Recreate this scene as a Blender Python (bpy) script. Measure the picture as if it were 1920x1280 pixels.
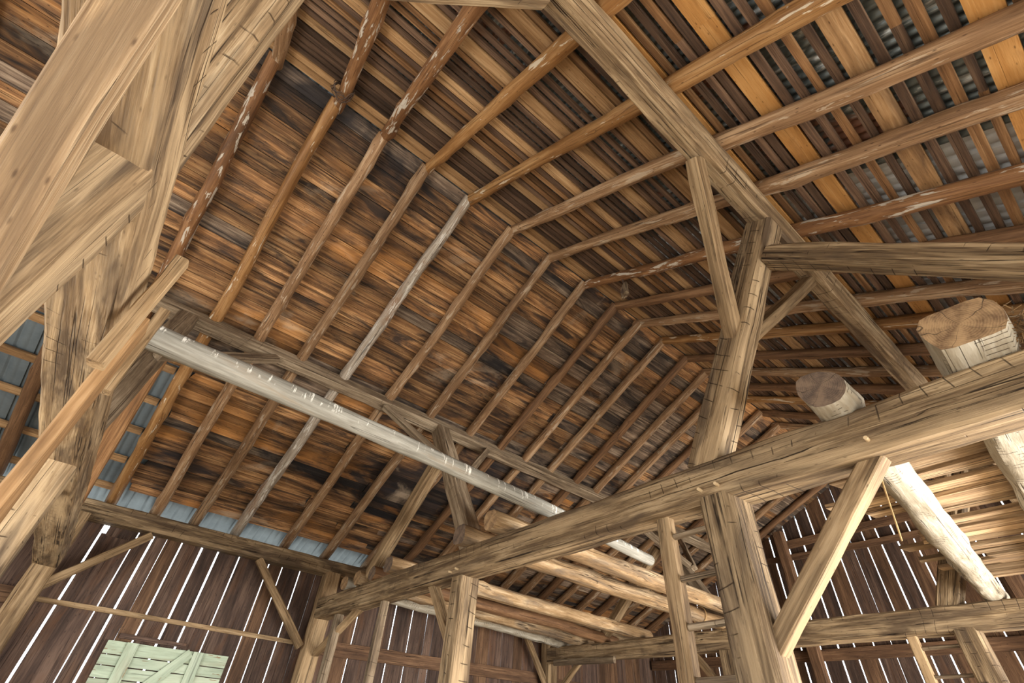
import bpy, math, random
from mathutils import Vector, Matrix, noise

# ------------------------------------------------------------------ camera, world, lights
scene = bpy.context.scene
for o in list(bpy.data.objects):
    bpy.data.objects.remove(o, do_unlink=True)
COL = scene.collection
S = 2.8            # metres per survey unit (distance from the camera to the middle bent)
CAMH = 1.6         # camera height above the barn floor
F = 870.6          # focal length in pixels of the 1920 x 1280 frame
R = Matrix(((0.63753786, 0.47517903, 0.60642424),
            (0.76797997, -0.45456035, -0.45120023),
            (0.06125553, 0.7533789, -0.65472742)))

cd = bpy.data.cameras.new('camera')
cam = bpy.data.objects.new('camera', cd)
COL.objects.link(cam)
cd.sensor_width = 36.0
cd.lens = F * 36.0 / 1920.0
cd.clip_start = 0.02
cam.matrix_world = Matrix.Translation((0, 0, CAMH)) @ R.to_4x4()
scene.camera = cam

world = bpy.data.worlds.new('overcast_sky')
scene.world = world
world.use_nodes = True
wb = world.node_tree.nodes['Background']
wb.inputs[0].default_value = (0.86, 0.93, 1.0, 1)
wb.inputs[1].default_value = 5.0

def door_light(loc, target, sx, sy, power, col):
    ld = bpy.data.lights.new('doorway_daylight', 'AREA')
    ld.shape = 'RECTANGLE'
    ld.size, ld.size_y = sx, sy
    ld.energy = power
    ld.color = col
    lo = bpy.data.objects.new('doorway_daylight', ld)
    COL.objects.link(lo)
    lo.location = loc
    lo.rotation_euler = (Vector(target) - Vector(loc)).to_track_quat('-Z', 'Y').to_euler()
    return lo
# daylight entering by the open wagon doors of the right-hand wall and of the near gable
door_light((2.72, 1.1, 1.25), (-3.0, 1.3, 4.0), 2.9, 2.2, 75, (1.0, 0.95, 0.88))
door_light((2.72, 5.4, 1.15), (-4.0, 4.2, 4.2), 4.2, 2.1, 470, (1.0, 0.96, 0.90))
door_light((2.72, 9.7, 1.15), (-4.0, 6.0, 4.2), 2.6, 2.1, 430, (1.0, 0.96, 0.90))
door_light((-2.2, -4.3, 1.5), (-3.0, 3.0, 4.2), 5.6, 2.8, 210, (1.0, 0.95, 0.88))

scene.view_settings.view_transform = 'Standard'
scene.view_settings.look = 'None'
scene.view_settings.gamma = 1.0
scene.view_settings.use_curve_mapping = False
scene.view_settings.exposure = 0.42

# ------------------------------------------------------------------ survey helpers
def ray(x, y):
    return R @ Vector((x - 960, 640 - y, -F))
def onX(x, y, c):
    v = ray(x, y); return v * (c / v.x)
def onY(x, y, c):
    v = ray(x, y); return v * (c / v.y)
def onZ(x, y, c):
    v = ray(x, y); return v * (c / v.z)
def W(p):
    return Vector((p[0] * S, p[1] * S, p[2] * S + CAMH))
FLOOR = -CAMH / S                       # floor level in survey units
XR, ZR, ML, MR = -1.03, 1.735, 0.465, 0.53
AL, AR = math.atan(ML), math.atan(MR)
RIDGE = lambda y: Vector((XR, y, ZR))
def onLeft(x, y, off=0.02):
    v = ray(x, y); return v * ((ZR + off - ML * XR) / (v.z - ML * v.x))
def onRight(x, y, off=0.02):
    v = ray(x, y); return v * ((ZR + off + MR * XR) / (v.z + MR * v.x))
def leftpt(X, Y, dz=0):
    return Vector((X, Y, ZR + ML * (X - XR) + dz))
def rightpt(X, Y, dz=0):
    return Vector((X, Y, ZR - MR * (X - XR) + dz))

# ------------------------------------------------------------------ materials
def new_mat(name):
    m = bpy.data.materials.new(name)
    m.use_nodes = True
    nt = m.node_tree
    return m, nt, nt.nodes['Principled BSDF']
class NG:
    def __init__(s, nt): s.nt = nt
    def n(s, t, **k):
        nd = s.nt.nodes.new(t)
        for a, b in k.items(): setattr(nd, a, b)
        return nd
    def put(s, sock, v):
        if hasattr(v, 'is_output'): s.nt.links.new(v, sock)
        else: sock.default_value = v
    def math(s, op, a, b=0.0, clamp=False):
        nd = s.n('ShaderNodeMath', operation=op, use_clamp=clamp)
        s.put(nd.inputs[0], a); s.put(nd.inputs[1], b)
        return nd.outputs[0]
    def vmul(s, v, sc):
        nd = s.n('ShaderNodeVectorMath', operation='MULTIPLY')
        s.put(nd.inputs[0], v); nd.inputs[1].default_value = sc
        return nd.outputs[0]
    def vadd(s, a, b):
        nd = s.n('ShaderNodeVectorMath', operation='ADD')
        s.put(nd.inputs[0], a); s.put(nd.inputs[1], b)
        return nd.outputs[0]
    def noise(s, v, scale=1.0, detail=4.0, rough=0.6, dist=0.0):
        nd = s.n('ShaderNodeTexNoise')
        s.put(nd.inputs['Vector'], v)
        nd.inputs['Scale'].default_value = scale
        nd.inputs['Detail'].default_value = detail
        nd.inputs['Roughness'].default_value = rough
        nd.inputs['Distortion'].default_value = dist
        return nd.outputs[0]
    def ramp(s, f, stops):
        nd = s.n('ShaderNodeValToRGB')
        s.put(nd.inputs[0], f)
        el = nd.color_ramp.elements
        while len(el) < len(stops): el.new(0.5)
        for e, (p, c) in zip(el, stops):
            e.position = p
            e.color = (c[0], c[1], c[2], 1) if not isinstance(c, (int, float)) else (c, c, c, 1)
        return nd.outputs[0]
    def mix(s, f, a, b, bt='MIX'):
        nd = s.n('ShaderNodeMix', data_type='RGBA', blend_type=bt)
        s.put(nd.inputs[0], f)
        for k, v in ((6, a), (7, b)):
            if isinstance(v, tuple): v = (v[0], v[1], v[2], 1)
            s.put(nd.inputs[k], v)
        return nd.outputs[2]

def wood(name, dark, mid, light, stain=None, bark=None, cracks=0.6, score=0.0, cross=12.0, rough=0.75,
         bump=0.5, vary=0.5, knots=0.0, spread=0.13, wstain=None, drips=None, smudge=None, sfreq=8.0, sgate=(1.6, 7.0, 7.0), cwid=0.016):
    m, nt, bs = new_mat(name)
    g = NG(nt)
    tc = g.n('ShaderNodeTexCoord').outputs['Object']
    rnd = g.n('ShaderNodeObjectInfo').outputs['Random']
    off = g.n('ShaderNodeCombineXYZ')
    for i, k in enumerate((91.0, 37.0, 53.0)):
        nt.links.new(g.math('MULTIPLY', rnd, k), off.inputs[i])
    v = g.vadd(tc, off.outputs[0])
    # slow wander of the grain
    wob = g.noise(g.vmul(v, (0.9, 2.0, 2.0)), 1, 2, 0.5)
    n1 = g.noise(g.vmul(v, (0.8, cross, cross)), 1, 6, 0.62, 0.8)
    n2 = g.noise(g.vmul(v, (5.0, cross * 7, cross * 7)), 1, 3, 0.6)
    n3 = g.noise(g.vmul(v, (1.1, 3.2, 3.2)), 1, 4, 0.6, 0.6)
    f = g.math('ADD', g.math('MULTIPLY', n1, 0.52), g.math('MULTIPLY', n2, 0.22))
    f = g.math('ADD', f, g.math('MULTIPLY', n3, 0.26))
    col = g.ramp(f, [(0.5 - spread, dark), (0.5, mid), (0.5 + spread * 0.8, light)])
    h = g.math('ADD', g.math('MULTIPLY', n1, 0.55), g.math('MULTIPLY', n2, 0.4))
    if stain:
        sn = g.noise(g.vmul(g.vadd(v, (7.0, 3.0, 1.0)), (0.9, 5.0, 5.0)), 1, 5, 0.62, 1.0)
        sf = g.ramp(sn, [(stain[1] - 0.06, 0.0), (stain[1] + 0.08, stain[2])])
        col = g.mix(sf, col, stain[0])
    if smudge:
        un = g.noise(g.vmul(g.vadd(v, (5.0, 2.0, 9.0)), (0.9, 4.5, 4.5)), 1, 4, 0.6, 0.9)
        uf = g.ramp(un, [(0.485, 0.0), (0.62, smudge[1])])
        col = g.mix(uf, col, smudge[0])
        ln = g.noise(g.vmul(g.vadd(v, (15.0, 7.0, 2.0)), (0.7, 6.0, 6.0)), 1, 4, 0.6, 0.8)
        lf = g.ramp(ln, [(0.50, 0.0), (0.66, 0.65)])
        col = g.mix(lf, col, (min(1, light[0] * 1.2), min(1, light[1] * 1.18), min(1, light[2] * 1.15)))
    if wstain:
        pos = g.n('ShaderNodeNewGeometry').outputs['Position']
        for k, (c, lo, amt, shift, sc) in enumerate(wstain):
            wn = g.noise(g.vmul(g.vadd(pos, shift), sc), 1, 5, 0.65, 0.9)
            if k == 0:
                px_ = g.n('ShaderNodeSeparateXYZ'); nt.links.new(pos, px_.inputs[0])
                bd = g.math('SUBTRACT', 1.0, g.math('DIVIDE', g.math('ABSOLUTE', g.math('ADD', px_.outputs['X'], 4.85)), 0.75), True)
                wn = g.math('ADD', wn, g.math('MULTIPLY', bd, 0.085))
            wf = g.ramp(wn, [(lo - 0.05, 0.0), (lo + 0.07, amt)])
            col = g.mix(wf, col, c)
    if knots:
        vo = g.n('ShaderNodeTexVoronoi')
        nt.links.new(g.vmul(v, (2.1, 6.5, 6.5)), vo.inputs['Vector'])
        kf = g.ramp(vo.outputs['Distance'], [(0.05, knots), (0.15, 0.0)])
        col = g.mix(kf, col, (dark[0] * 0.35, dark[1] * 0.3, dark[2] * 0.3))
    if bark:
        bn = g.noise(g.vmul(g.vadd(v, (3.0, 9.0, 4.0)), (3.2, 22.0, 22.0)), 1, 4, 0.62, 0.4)
        bf = g.ramp(bn, [(bark[1] - 0.012, 0.0), (bark[1] + 0.012, bark[2])])
        col = g.mix(bf, col, bark[0])
        h = g.math('ADD', h, g.math('MULTIPLY', bf, -0.4))
    if cracks:
        cn = g.noise(g.vmul(g.vadd(v, (1.0, 5.0, 8.0)), (0.14, 15.0, 15.0)), 1, 2, 0.5, 0.15)
        ca = g.math('ABSOLUTE', g.math('SUBTRACT', cn, 0.5))
        cf = g.ramp(ca, [(0.004, cracks), (cwid, 0.0)])
        gate = g.ramp(n3, [(0.45, 0.0), (0.54, 1.0)])
        cf = g.math('MULTIPLY', cf, gate)
        col = g.mix(cf, col, (dark[0] * 0.25, dark[1] * 0.22, dark[2] * 0.22))
        h = g.math('SUBTRACT', h, cf)
    if score:
        sp = g.n('ShaderNodeSeparateXYZ'); nt.links.new(v, sp.inputs[0])
        jit = g.noise(g.vmul(v, (1.2, 1.5, 1.5)), 1, 1, 0.4)
        fx = g.math('FRACT', g.math('ADD', g.math('MULTIPLY', sp.outputs['X'], sfreq), g.math('MULTIPLY', jit, 3.0)))
        xa = g.math('ABSOLUTE', g.math('SUBTRACT', fx, 0.5))
        xf = g.ramp(xa, [(0.00125 * sfreq, score), (0.0038 * sfreq, 0.0)])
        xg = g.ramp(g.noise(g.vmul(v, sgate), 1, 2, 0.5), [(0.55, 0.0), (0.60, 1.0)])
        xf = g.math('MULTIPLY', xf, xg)
        col = g.mix(xf, col, (dark[0] * 0.4, dark[1] * 0.35, dark[2] * 0.35))
        h = g.math('SUBTRACT', h, xf)
    if drips:
        sx = g.n('ShaderNodeSeparateXYZ'); nt.links.new(tc, sx.inputs[0])
        dn = g.noise(g.vmul(v, (26.0, 5.0, 5.0)), 1, 4, 0.65)
        dg = g.ramp(sx.outputs['Z'], [(0.0, 0.0), (0.03, 1.0)])
        df = g.math('MULTIPLY', g.ramp(dn, [(0.585, 0.0), (0.62, 1.0)]), dg)
        col = g.mix(df, col, drips)
    val = g.math('ADD', g.math('MULTIPLY', rnd, vary), 1.0 - vary * 0.5)
    hs = g.n('ShaderNodeHueSaturation')
    nt.links.new(col, hs.inputs['Color']); nt.links.new(val, hs.inputs['Value'])
    nt.links.new(hs.outputs[0], bs.inputs['Base Color'])
    bs.inputs['Roughness'].default_value = rough
    bs.inputs['Specular IOR Level'].default_value = 0.25
    bp = g.n('ShaderNodeBump')
    bp.inputs['Strength'].default_value = bump
    bp.inputs['Distance'].default_value = 0.012
    nt.links.new(h, bp.inputs['Height'])
    nt.links.new(bp.outputs[0], bs.inputs['Normal'])
    return m

def endgrain(name, c1, c2):
    m, nt, bs = new_mat(name)
    g = NG(nt)
    tc = g.n('ShaderNodeTexCoord').outputs['Object']
    sx = g.n('ShaderNodeSeparateXYZ'); nt.links.new(tc, sx.inputs[0])
    r2 = g.math('ADD', g.math('MULTIPLY', sx.outputs['Y'], sx.outputs['Y']), g.math('MULTIPLY', sx.outputs['Z'], sx.outputs['Z']))
    r = g.math('SQRT', r2)
    wb_ = g.noise(g.vmul(tc, (1.0, 9.0, 9.0)), 1, 4, 0.6)
    r = g.math('ADD', r, g.math('MULTIPLY', wb_, 0.03))
    rings = g.math('SINE', g.math('MULTIPLY', r, 620.0))
    pat = g.noise(g.vmul(tc, (1.0, 14.0, 14.0)), 1, 5, 0.65)
    f = g.math('ADD', g.math('MULTIPLY', rings, 0.04), pat)
    col = g.ramp(f, [(0.34, c1), (0.62, c2)])
    ang = g.math('ARCTAN2', sx.outputs['Y'], sx.outputs['Z'])
    an = g.noise(g.vmul(tc, (0.0, 6.0, 6.0)), 1, 2, 0.5)
    cr = g.math('ABSOLUTE', g.math('SINE', g.math('ADD', g.math('MULTIPLY', ang, 2.5), g.math('MULTIPLY', an, 5.0))))
    cf = g.ramp(cr, [(0.015, 0.8), (0.05, 0.0)])
    col = g.mix(cf, col, (0.03, 0.02, 0.012))
    nt.links.new(col, bs.inputs['Base Color'])
    bs.inputs['Roughness'].default_value = 0.85
    bp = g.n('ShaderNodeBump'); bp.inputs['Strength'].default_value = 0.5; bp.inputs['Distance'].default_value = 0.006
    nt.links.new(g.math('SUBTRACT', f, cf), bp.inputs['Height']); nt.links.new(bp.outputs[0], bs.inputs['Normal'])
    return m

def metal(name, base, rough, metallic, rust, oxide, vary=0.25):
    m, nt, bs = new_mat(name)
    g = NG(nt)
    pos = g.n('ShaderNodeNewGeometry').outputs['Position']
    n1 = g.noise(g.vmul(pos, (3.0, 3.0, 3.0)), 1, 5, 0.65, 0.5)
    col = g.ramp(n1, [(0.35, (base[0] * 0.72, base[1] * 0.74, base[2] * 0.76)), (0.65, base)])
    if oxide:
        on = g.noise(g.vmul(g.vadd(pos, (4.0, 1.0, 0.0)), (2.2, 9.0, 2.2)), 1, 6, 0.7, 0.8)
        of = g.ramp(on, [(0.56, 0.0), (0.63, oxide)])
        col = g.mix(of, col, (0.72, 0.76, 0.78))
    if rust:
        rn = g.noise(g.vmul(g.vadd(pos, (1.3, 7.0, 0.0)), (1.3, 1.6, 1.3)), 1, 6, 0.6, 0.6)
        rf = g.ramp(rn, [(0.585, 0.0), (0.62, rust)])
        col = g.mix(rf, col, (0.24, 0.085, 0.035))
        nt.links.new(g.math('MULTIPLY', g.math('SUBTRACT', 1.0, rf), metallic), bs.inputs['Metallic'])
    else:
        bs.inputs['Metallic'].default_value = metallic
    nt.links.new(col, bs.inputs['Base Color'])
    bs.inputs['Roughness'].default_value = rough
    return m

def plain(name, c, rough=0.8, nscale=20.0, amt=0.3):
    m, nt, bs = new_mat(name)
    g = NG(nt)
    tc = g.n('ShaderNodeTexCoord').outputs['Object']
    n = g.noise(tc, nscale, 4, 0.6)
    col = g.ramp(n, [(0.3, tuple(k * (1 - amt) for k in c)), (0.7, tuple(min(1, k * (1 + amt)) for k in c))])
    nt.links.new(col, bs.inputs['Base Color'])
    bs.inputs['Roughness'].default_value = rough
    return m

M = {}
M['hewn'] = wood('hewn_oak', (0.070, 0.043, 0.023), (0.215, 0.143, 0.076), (0.42, 0.305, 0.18), score=0.75, cracks=0.95, cross=20, smudge=((0.085, 0.056, 0.034), 0.8),
                 stain=((0.09, 0.055, 0.03), 0.58, 0.6), vary=0.25, bump=0.9, spread=0.10, knots=0.5)
M['hewn_pale'] = wood('pale_hewn_oak', (0.12, 0.074, 0.038), (0.29, 0.193, 0.104), (0.50, 0.37, 0.225), score=0.75, cracks=0.95, cross=20, smudge=((0.095, 0.065, 0.042), 0.85),
                      stain=((0.12, 0.075, 0.04), 0.59, 0.6), vary=0.15, bump=0.9, spread=0.10, knots=0.4)
M['brace_pale'] = wood('pale_planed_oak', (0.17, 0.10, 0.05), (0.36, 0.236, 0.128), (0.55, 0.40, 0.245), cracks=0.6, cross=24, smudge=((0.17, 0.11, 0.062), 0.75), vary=0.1, bump=0.8,
                       spread=0.10, knots=0.7)
M['weathered'] = wood('weathered_beam', (0.085, 0.058, 0.037), (0.21, 0.152, 0.096), (0.36, 0.28, 0.19), score=0.4, cracks=0.85, vary=0.25, bump=0.7, spread=0.10, cross=16)
M['sawn'] = wood('sawn_brace', (0.11, 0.066, 0.032), (0.26, 0.167, 0.085), (0.43, 0.305, 0.175), cracks=0.7, cross=18, vary=0.3, bump=0.5, spread=0.10, knots=0.6,
                 smudge=((0.13, 0.085, 0.045), 0.6))
M['grey'] = wood('silver_weathered_wood', (0.15, 0.135, 0.11), (0.29, 0.275, 0.235), (0.43, 0.415, 0.365), cracks=0.6, vary=0.1,
                 stain=((0.30, 0.20, 0.11), 0.60, 0.5), drips=(0.85, 0.83, 0.76))
M['raf_tan'] = wood('peeled_pole', (0.11, 0.057, 0.026), (0.255, 0.145, 0.073), (0.45, 0.30, 0.175), cross=18, cracks=0.7, knots=0.8, vary=0.35,
                    bark=((0.50, 0.40, 0.29), 0.60, 0.6), rough=0.65)
M['raf_orange'] = wood('honey_peeled_pole', (0.13, 0.058, 0.02), (0.27, 0.132, 0.046), (0.41, 0.235, 0.10), cross=14, cracks=0.5, knots=0.8, vary=0.3,
                       bark=((0.66, 0.56, 0.42), 0.635, 0.85), rough=0.5)
M['raf_bark'] = wood('bark_streaked_pole', (0.07, 0.034, 0.016), (0.19, 0.088, 0.036), (0.33, 0.17, 0.075), cross=10, cracks=0.4, knots=0.6, vary=0.3,
                     bark=((0.58, 0.52, 0.43), 0.575, 0.85), rough=0.6)
M['raf_silver'] = wood('silvered_pole', (0.13, 0.10, 0.075), (0.29, 0.235, 0.18), (0.46, 0.40, 0.33), cross=16, cracks=0.8, knots=0.8, vary=0.2, stain=((0.20, 0.09, 0.035), 0.58, 0.8), bark=((0.58, 0.54, 0.48), 0.57, 0.8), rough=0.65)
M['raf_dark'] = wood('dark_pole', (0.07, 0.036, 0.018), (0.16, 0.083, 0.04), (0.27, 0.15, 0.075), cross=14, cracks=0.6, knots=0.7, vary=0.35, rough=0.65)
BLK = (0.012, 0.011, 0.013)
M['plank'] = wood('stained_roof_plank', (0.055, 0.028, 0.014), (0.225, 0.11, 0.045), (0.46, 0.26, 0.115), cross=26, cracks=0.8, knots=0.9, vary=1.0,
                  spread=0.12, stain=((0.022, 0.016, 0.014), 0.54, 0.9),
                  wstain=[(BLK, 0.575, 0.92, (0.0, 6.0, 0.0), (0.8, 0.30, 0.8)), ((0.42, 0.18, 0.045), 0.59, 0.55, (9.0, 1.0, 2.0), (1.3, 0.4, 1.3)),
                          ((0.33, 0.25, 0.175), 0.62, 0.6, (3.0, 8.0, 2.0), (1.6, 0.8, 1.6))])
M['plank_grey'] = wood('greyed_roof_plank', (0.05, 0.035, 0.026), (0.165, 0.112, 0.076), (0.34, 0.255, 0.18), cross=26, cracks=0.8, knots=0.9, vary=0.8, spread=0.12,
                       stain=((0.02, 0.016, 0.015), 0.54, 0.9), wstain=[(BLK, 0.575, 0.92, (0.0, 6.0, 0.0), (0.8, 0.30, 0.8))])
M['board'] = wood('orange_roof_board', (0.27, 0.12, 0.034), (0.46, 0.225, 0.068), (0.58, 0.335, 0.13), cross=10, cracks=0.3, knots=0.7, vary=0.35,
                  spread=0.22, stain=((0.20, 0.085, 0.03), 0.60, 0.6), rough=0.65)
M['board_tan'] = wood('tan_roof_board', (0.18, 0.095, 0.04), (0.34, 0.195, 0.088), (0.50, 0.32, 0.165), cross=12, cracks=0.5, knots=0.7, vary=0.4,
                      stain=((0.08, 0.045, 0.025), 0.60, 0.7))
M['lath'] = wood('dark_lath', (0.035, 0.022, 0.016), (0.10, 0.058, 0.036), (0.19, 0.115, 0.07), cross=18, cracks=0.4, vary=1.0)
M['lath_brown'] = wood('brown_lath', (0.09, 0.045, 0.02), (0.20, 0.10, 0.042), (0.33, 0.185, 0.085), cross=18, cracks=0.4, vary=0.7)
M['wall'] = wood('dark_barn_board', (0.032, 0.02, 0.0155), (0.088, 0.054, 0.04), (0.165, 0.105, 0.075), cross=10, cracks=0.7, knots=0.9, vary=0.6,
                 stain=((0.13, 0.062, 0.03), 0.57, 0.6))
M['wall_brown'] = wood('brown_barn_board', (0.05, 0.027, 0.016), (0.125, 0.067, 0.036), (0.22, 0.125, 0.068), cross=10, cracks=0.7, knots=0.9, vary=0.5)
M['slab'] = wood('loft_slab', (0.11, 0.065, 0.033), (0.33, 0.215, 0.118), (0.56, 0.41, 0.25), cross=16, cracks=0.9, knots=0.4, vary=0.9,
                 stain=((0.12, 0.08, 0.05), 0.58, 0.7))
M['log'] = wood('barked_joist_log', (0.14, 0.083, 0.04), (0.35, 0.225, 0.115), (0.58, 0.43, 0.265), cross=9, cracks=0.8, knots=0.5, vary=0.35,
                stain=((0.13, 0.10, 0.075), 0.57, 0.7), bump=0.8)
M['birch'] = wood('white_peeled_log', (0.20, 0.16, 0.105), (0.37, 0.325, 0.25), (0.54, 0.50, 0.42), cross=6, cracks=0.8, score=0.95, sfreq=22.0, sgate=(5.0, 14.0, 14.0), vary=0.1,
                  stain=((0.46, 0.32, 0.17), 0.63, 0.5), bump=0.8)
M['mint'] = wood('flaking_mint_paint', (0.24, 0.28, 0.20), (0.43, 0.51, 0.38), (0.55, 0.63, 0.50), cross=7, smudge=((0.30, 0.25, 0.16), 0.35), cracks=0.5, vary=0.2, spread=0.2,
                 bark=((0.27, 0.175, 0.09), 0.66, 0.9))
M['end'] = endgrain('log_end_grain', (0.15, 0.085, 0.042), (0.40, 0.255, 0.13))
M['end_dark'] = endgrain('dark_log_end_grain', (0.075, 0.052, 0.04), (0.20, 0.135, 0.09))
M['old_metal'] = metal('old_galvanised_iron', (0.23, 0.27, 0.285), 0.40, 0.65, 0.85, 0.8)
M['blue_metal'] = metal('blue_grey_steel_roofing', (0.18, 0.215, 0.235), 0.45, 0.3, 0, 0)
M['new_metal'] = metal('pale_steel_roofing', (0.88, 0.91, 0.94), 0.45, 0.0, 0, 0)
M['wire'] = plain('rusty_wire', (0.08, 0.05, 0.035))
M['twine'] = plain('baler_twine', (0.45, 0.28, 0.12))
M['peg'] = plain('pale_oak_peg', (0.62, 0.46, 0.27), 0.7, 40, 0.2)
M['hay'] = plain('old_hay', (0.16, 0.09, 0.035), 0.9, 30, 0.5)
M['hole'] = plain('hole_shade_wood', (0.02, 0.013, 0.01))  # near-black colour standing in for the shade inside a hole, unused
M['floor'] = plain('straw_strewn_floor', (0.48, 0.38, 0.25), 0.9, 3.0, 0.25)
M['ground'] = plain('dry_gravel_ground', (0.42, 0.40, 0.35), 0.95, 1.0, 0.2)

# ------------------------------------------------------------------ building helpers
RN = random.Random(7)
def tag(o, label=None, cat=None, group=None, kind=None):
    if label: o['label'] = label
    if cat: o['category'] = cat
    if group: o['group'] = group
    if kind: o['kind'] = kind
    return o
def empty(name, loc=(0, 0, 0)):
    o = bpy.data.objects.new(name, None)
    o.empty_display_size = 0.1
    o.location = loc
    COL.objects.link(o)
    return o
def link(name, verts, faces, mats, fm=None, mw=None, parent=None, smooth=True, angle=38):
    me = bpy.data.meshes.new(name)
    me.from_pydata(verts, [], faces)
    for mt in mats: me.materials.append(mt)
    if fm: me.polygons.foreach_set('material_index', fm)
    if smooth:
        me.polygons.foreach_set('use_smooth', [True] * len(me.polygons))
        me.update()
        me.set_sharp_from_angle(angle=math.radians(angle))
    me.update()
    o = bpy.data.objects.new(name, me)
    COL.objects.link(o)
    if mw is not None: o.matrix_world = mw
    if parent is not None:
        o.parent = parent
        o.matrix_parent_inverse = Matrix.Translation(-parent.location)
    return o
def frame(A, B, up):
    ex = (B - A).normalized()
    ez = (up - ex * up.dot(ex)).normalized()
    ey = ez.cross(ex)
    m = Matrix((ex, ey, ez)).transposed().to_4x4()
    m.translation = A
    return m
def nz(x, y, z):
    return noise.noise(Vector((x, y, z)))

def rings(prof, xs, dy=lambda x: 0, dz=lambda x: 0):
    """stations of closed rings along local x; prof(x, i) gives the list of (y, z)"""
    verts, faces, fm = [], [], []
    n = None
    for i, x in enumerate(xs):
        p = prof(x, i)
        n = len(p)
        verts += [(x + (q[2] if len(q) > 2 else 0), q[0] + dy(x), q[1] + dz(x)) for q in p]
    k = len(xs)
    for i in range(k - 1):
        for j in range(n):
            a, b = i * n + j, i * n + (j + 1) % n
            faces.append((a, b, b + n, a + n)); fm.append(0)
    faces.append(tuple(range(n - 1, -1, -1))); fm.append(1)
    faces.append(tuple((k - 1) * n + j for j in range(n))); fm.append(1)
    return verts, faces, fm

def beam(name, A, B, w, h, mat='hewn', up=(0, 0, 1), amp=0.007, ch=0.014, bow=0.0, seg=0.13, parent=None, cap=None, metres=False, taper=1.0):
    """squared timber; A, B centre-line ends in survey units, w across and h along 'up' in metres"""
    A, B = (Vector(A), Vector(B)) if metres else (W(A), W(B))
    L = (B - A).length
    sd = RN.uniform(0, 500)
    k = max(2, int(L / seg) + 1)
    xs = [L * i / (k - 1) for i in range(k)]
    def prof(x, i):
        t = x / L
        s = 1 + (taper - 1) * t
        hw, hh = w * s / 2, h * s / 2
        pts = []
        for (sy, sz, first) in ((1, -1, 0), (1, 1, 1), (-1, 1, 0), (-1, -1, 1)):
            c = ch * (1.0 + 1.4 * max(-0.6, nz(x * 1.7 + sd, sy * 5.0, sz * 5.0)))
            p1 = (sy * (hw - c), sz * hh); p2 = (sy * hw, sz * (hh - c))
            pts += ([p1, p2] if not first else [p2, p1])
            if first: pts.append((0.0, sz * hh))
            else: pts.append((sy * hw, 0.0))
        out = []
        for (y, z) in pts:
            a = nz(x * 2.3 + sd, y * 7, z * 7) * amp + nz(x * 6.0 + sd, y * 14, z * 14 + 9) * amp * 0.55
            b = nz(x * 2.3 + sd + 40, y * 7, z * 7) * amp + nz(x * 6.0 + sd + 40, y * 14, z * 14) * amp * 0.55
            out.append((y + a, z + b))
        return out
    bw = lambda x: bow * math.sin(math.pi * x / L)
    v, f, fm = rings(prof, xs, dz=bw)
    return link(name, v, f, [M[mat], M[cap or mat]], fm, frame(A, B, Vector(up)), parent, angle=32)

def pole(name, A, B, r0, r1, mat='raf_tan', wob=0.018, sides=12, seg=0.12, parent=None, cap=None, knot=0.016, flat=None, sag=0.0, up=(0, 0, 1), metres=False, lump=0.14):
    A, B = (Vector(A), Vector(B)) if metres else (W(A), W(B))
    L = (B - A).length
    sd = RN.uniform(0, 500)
    k = max(3, int(L / seg) + 1)
    xs = [L * i / (k - 1) for i in range(k)]
    kn = [(RN.uniform(0, L), RN.uniform(0, 6.283)) for _ in range(int(L / 0.45) + 1)]
    def prof(x, i):
        r = r0 + (r1 - r0) * x / L
        out = []
        for j in range(sides):
            a = 2 * math.pi * j / sides
            rr = r * (1 + lump * nz(x * 2.2 + sd, math.cos(a) * 1.3, math.sin(a) * 1.3))
            for (kx, ka) in kn:
                dx = (x - kx) / 0.09
                if abs(dx) < 2:
                    da = math.cos(a - ka)
                    if da > 0.4: rr += knot * math.exp(-dx * dx) * (da - 0.4) / 0.6
            y, z = rr * math.cos(a), rr * math.sin(a)
            if flat: z = max(-flat[0] * r, min(flat[1] * r, z))
            out.append((y, z))
        return out
    fade = lambda x: 1.0
    v, f, fm = rings(prof, xs, lambda x: wob * nz(x * 0.55 + sd, 3, 1) * 2, lambda x: wob * nz(x * 0.55 + sd, 8, 5) * 1.2 - sag * math.sin(math.pi * x / L))
    return link(name, v, f, [M[mat], M[cap or mat]], fm, frame(A, B, Vector(up)), parent, angle=50)

def plank(name, A, B, w, t, mat, up, parent=None, rag=0.0, wane=0.004, seg=0.45, slant=(0, 0), metres=True, warp=0.003):
    """flat board between A and B (metres), w wide across, t thick along 'up'; rag roughens the ends"""
    if not metres: A, B = W(A), W(B)
    A, B = Vector(A), Vector(B)
    L = (B - A).length
    sd = RN.uniform(0, 500)
    k = max(2, int(L / seg) + 1)
    xs = [L * i / (k - 1) for i in range(k)]
    e0, e1 = [(RN.uniform(-rag, rag), RN.uniform(-rag, rag)) for _ in range(2)]
    def prof(x, i):
        ya = -w / 2 + wane * nz(x * 1.4 + sd, 2, 0) * 2
        yb = w / 2 + wane * nz(x * 1.4 + sd, 7, 0) * 2
        z = warp * nz(x * 0.8 + sd, 1, 4) * 2
        da = db = 0.0
        if i == 0: da, db = e0[0] + slant[0] * -0.5, e0[1] + slant[0] * 0.5
        if i == k - 1: da, db = e1[0] - slant[1] * 0.5, e1[1] + slant[1] * 0.5
        return [(ya, z - t / 2, da), (yb, z - t / 2, db), (yb, z + t / 2, db), (ya, z + t / 2, da)]
    v, f, fm = rings(prof, xs)
    return link(name, v, f, [M[mat]], [0] * len(f), frame(A, B, Vector(up)), parent, smooth=False)
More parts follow.
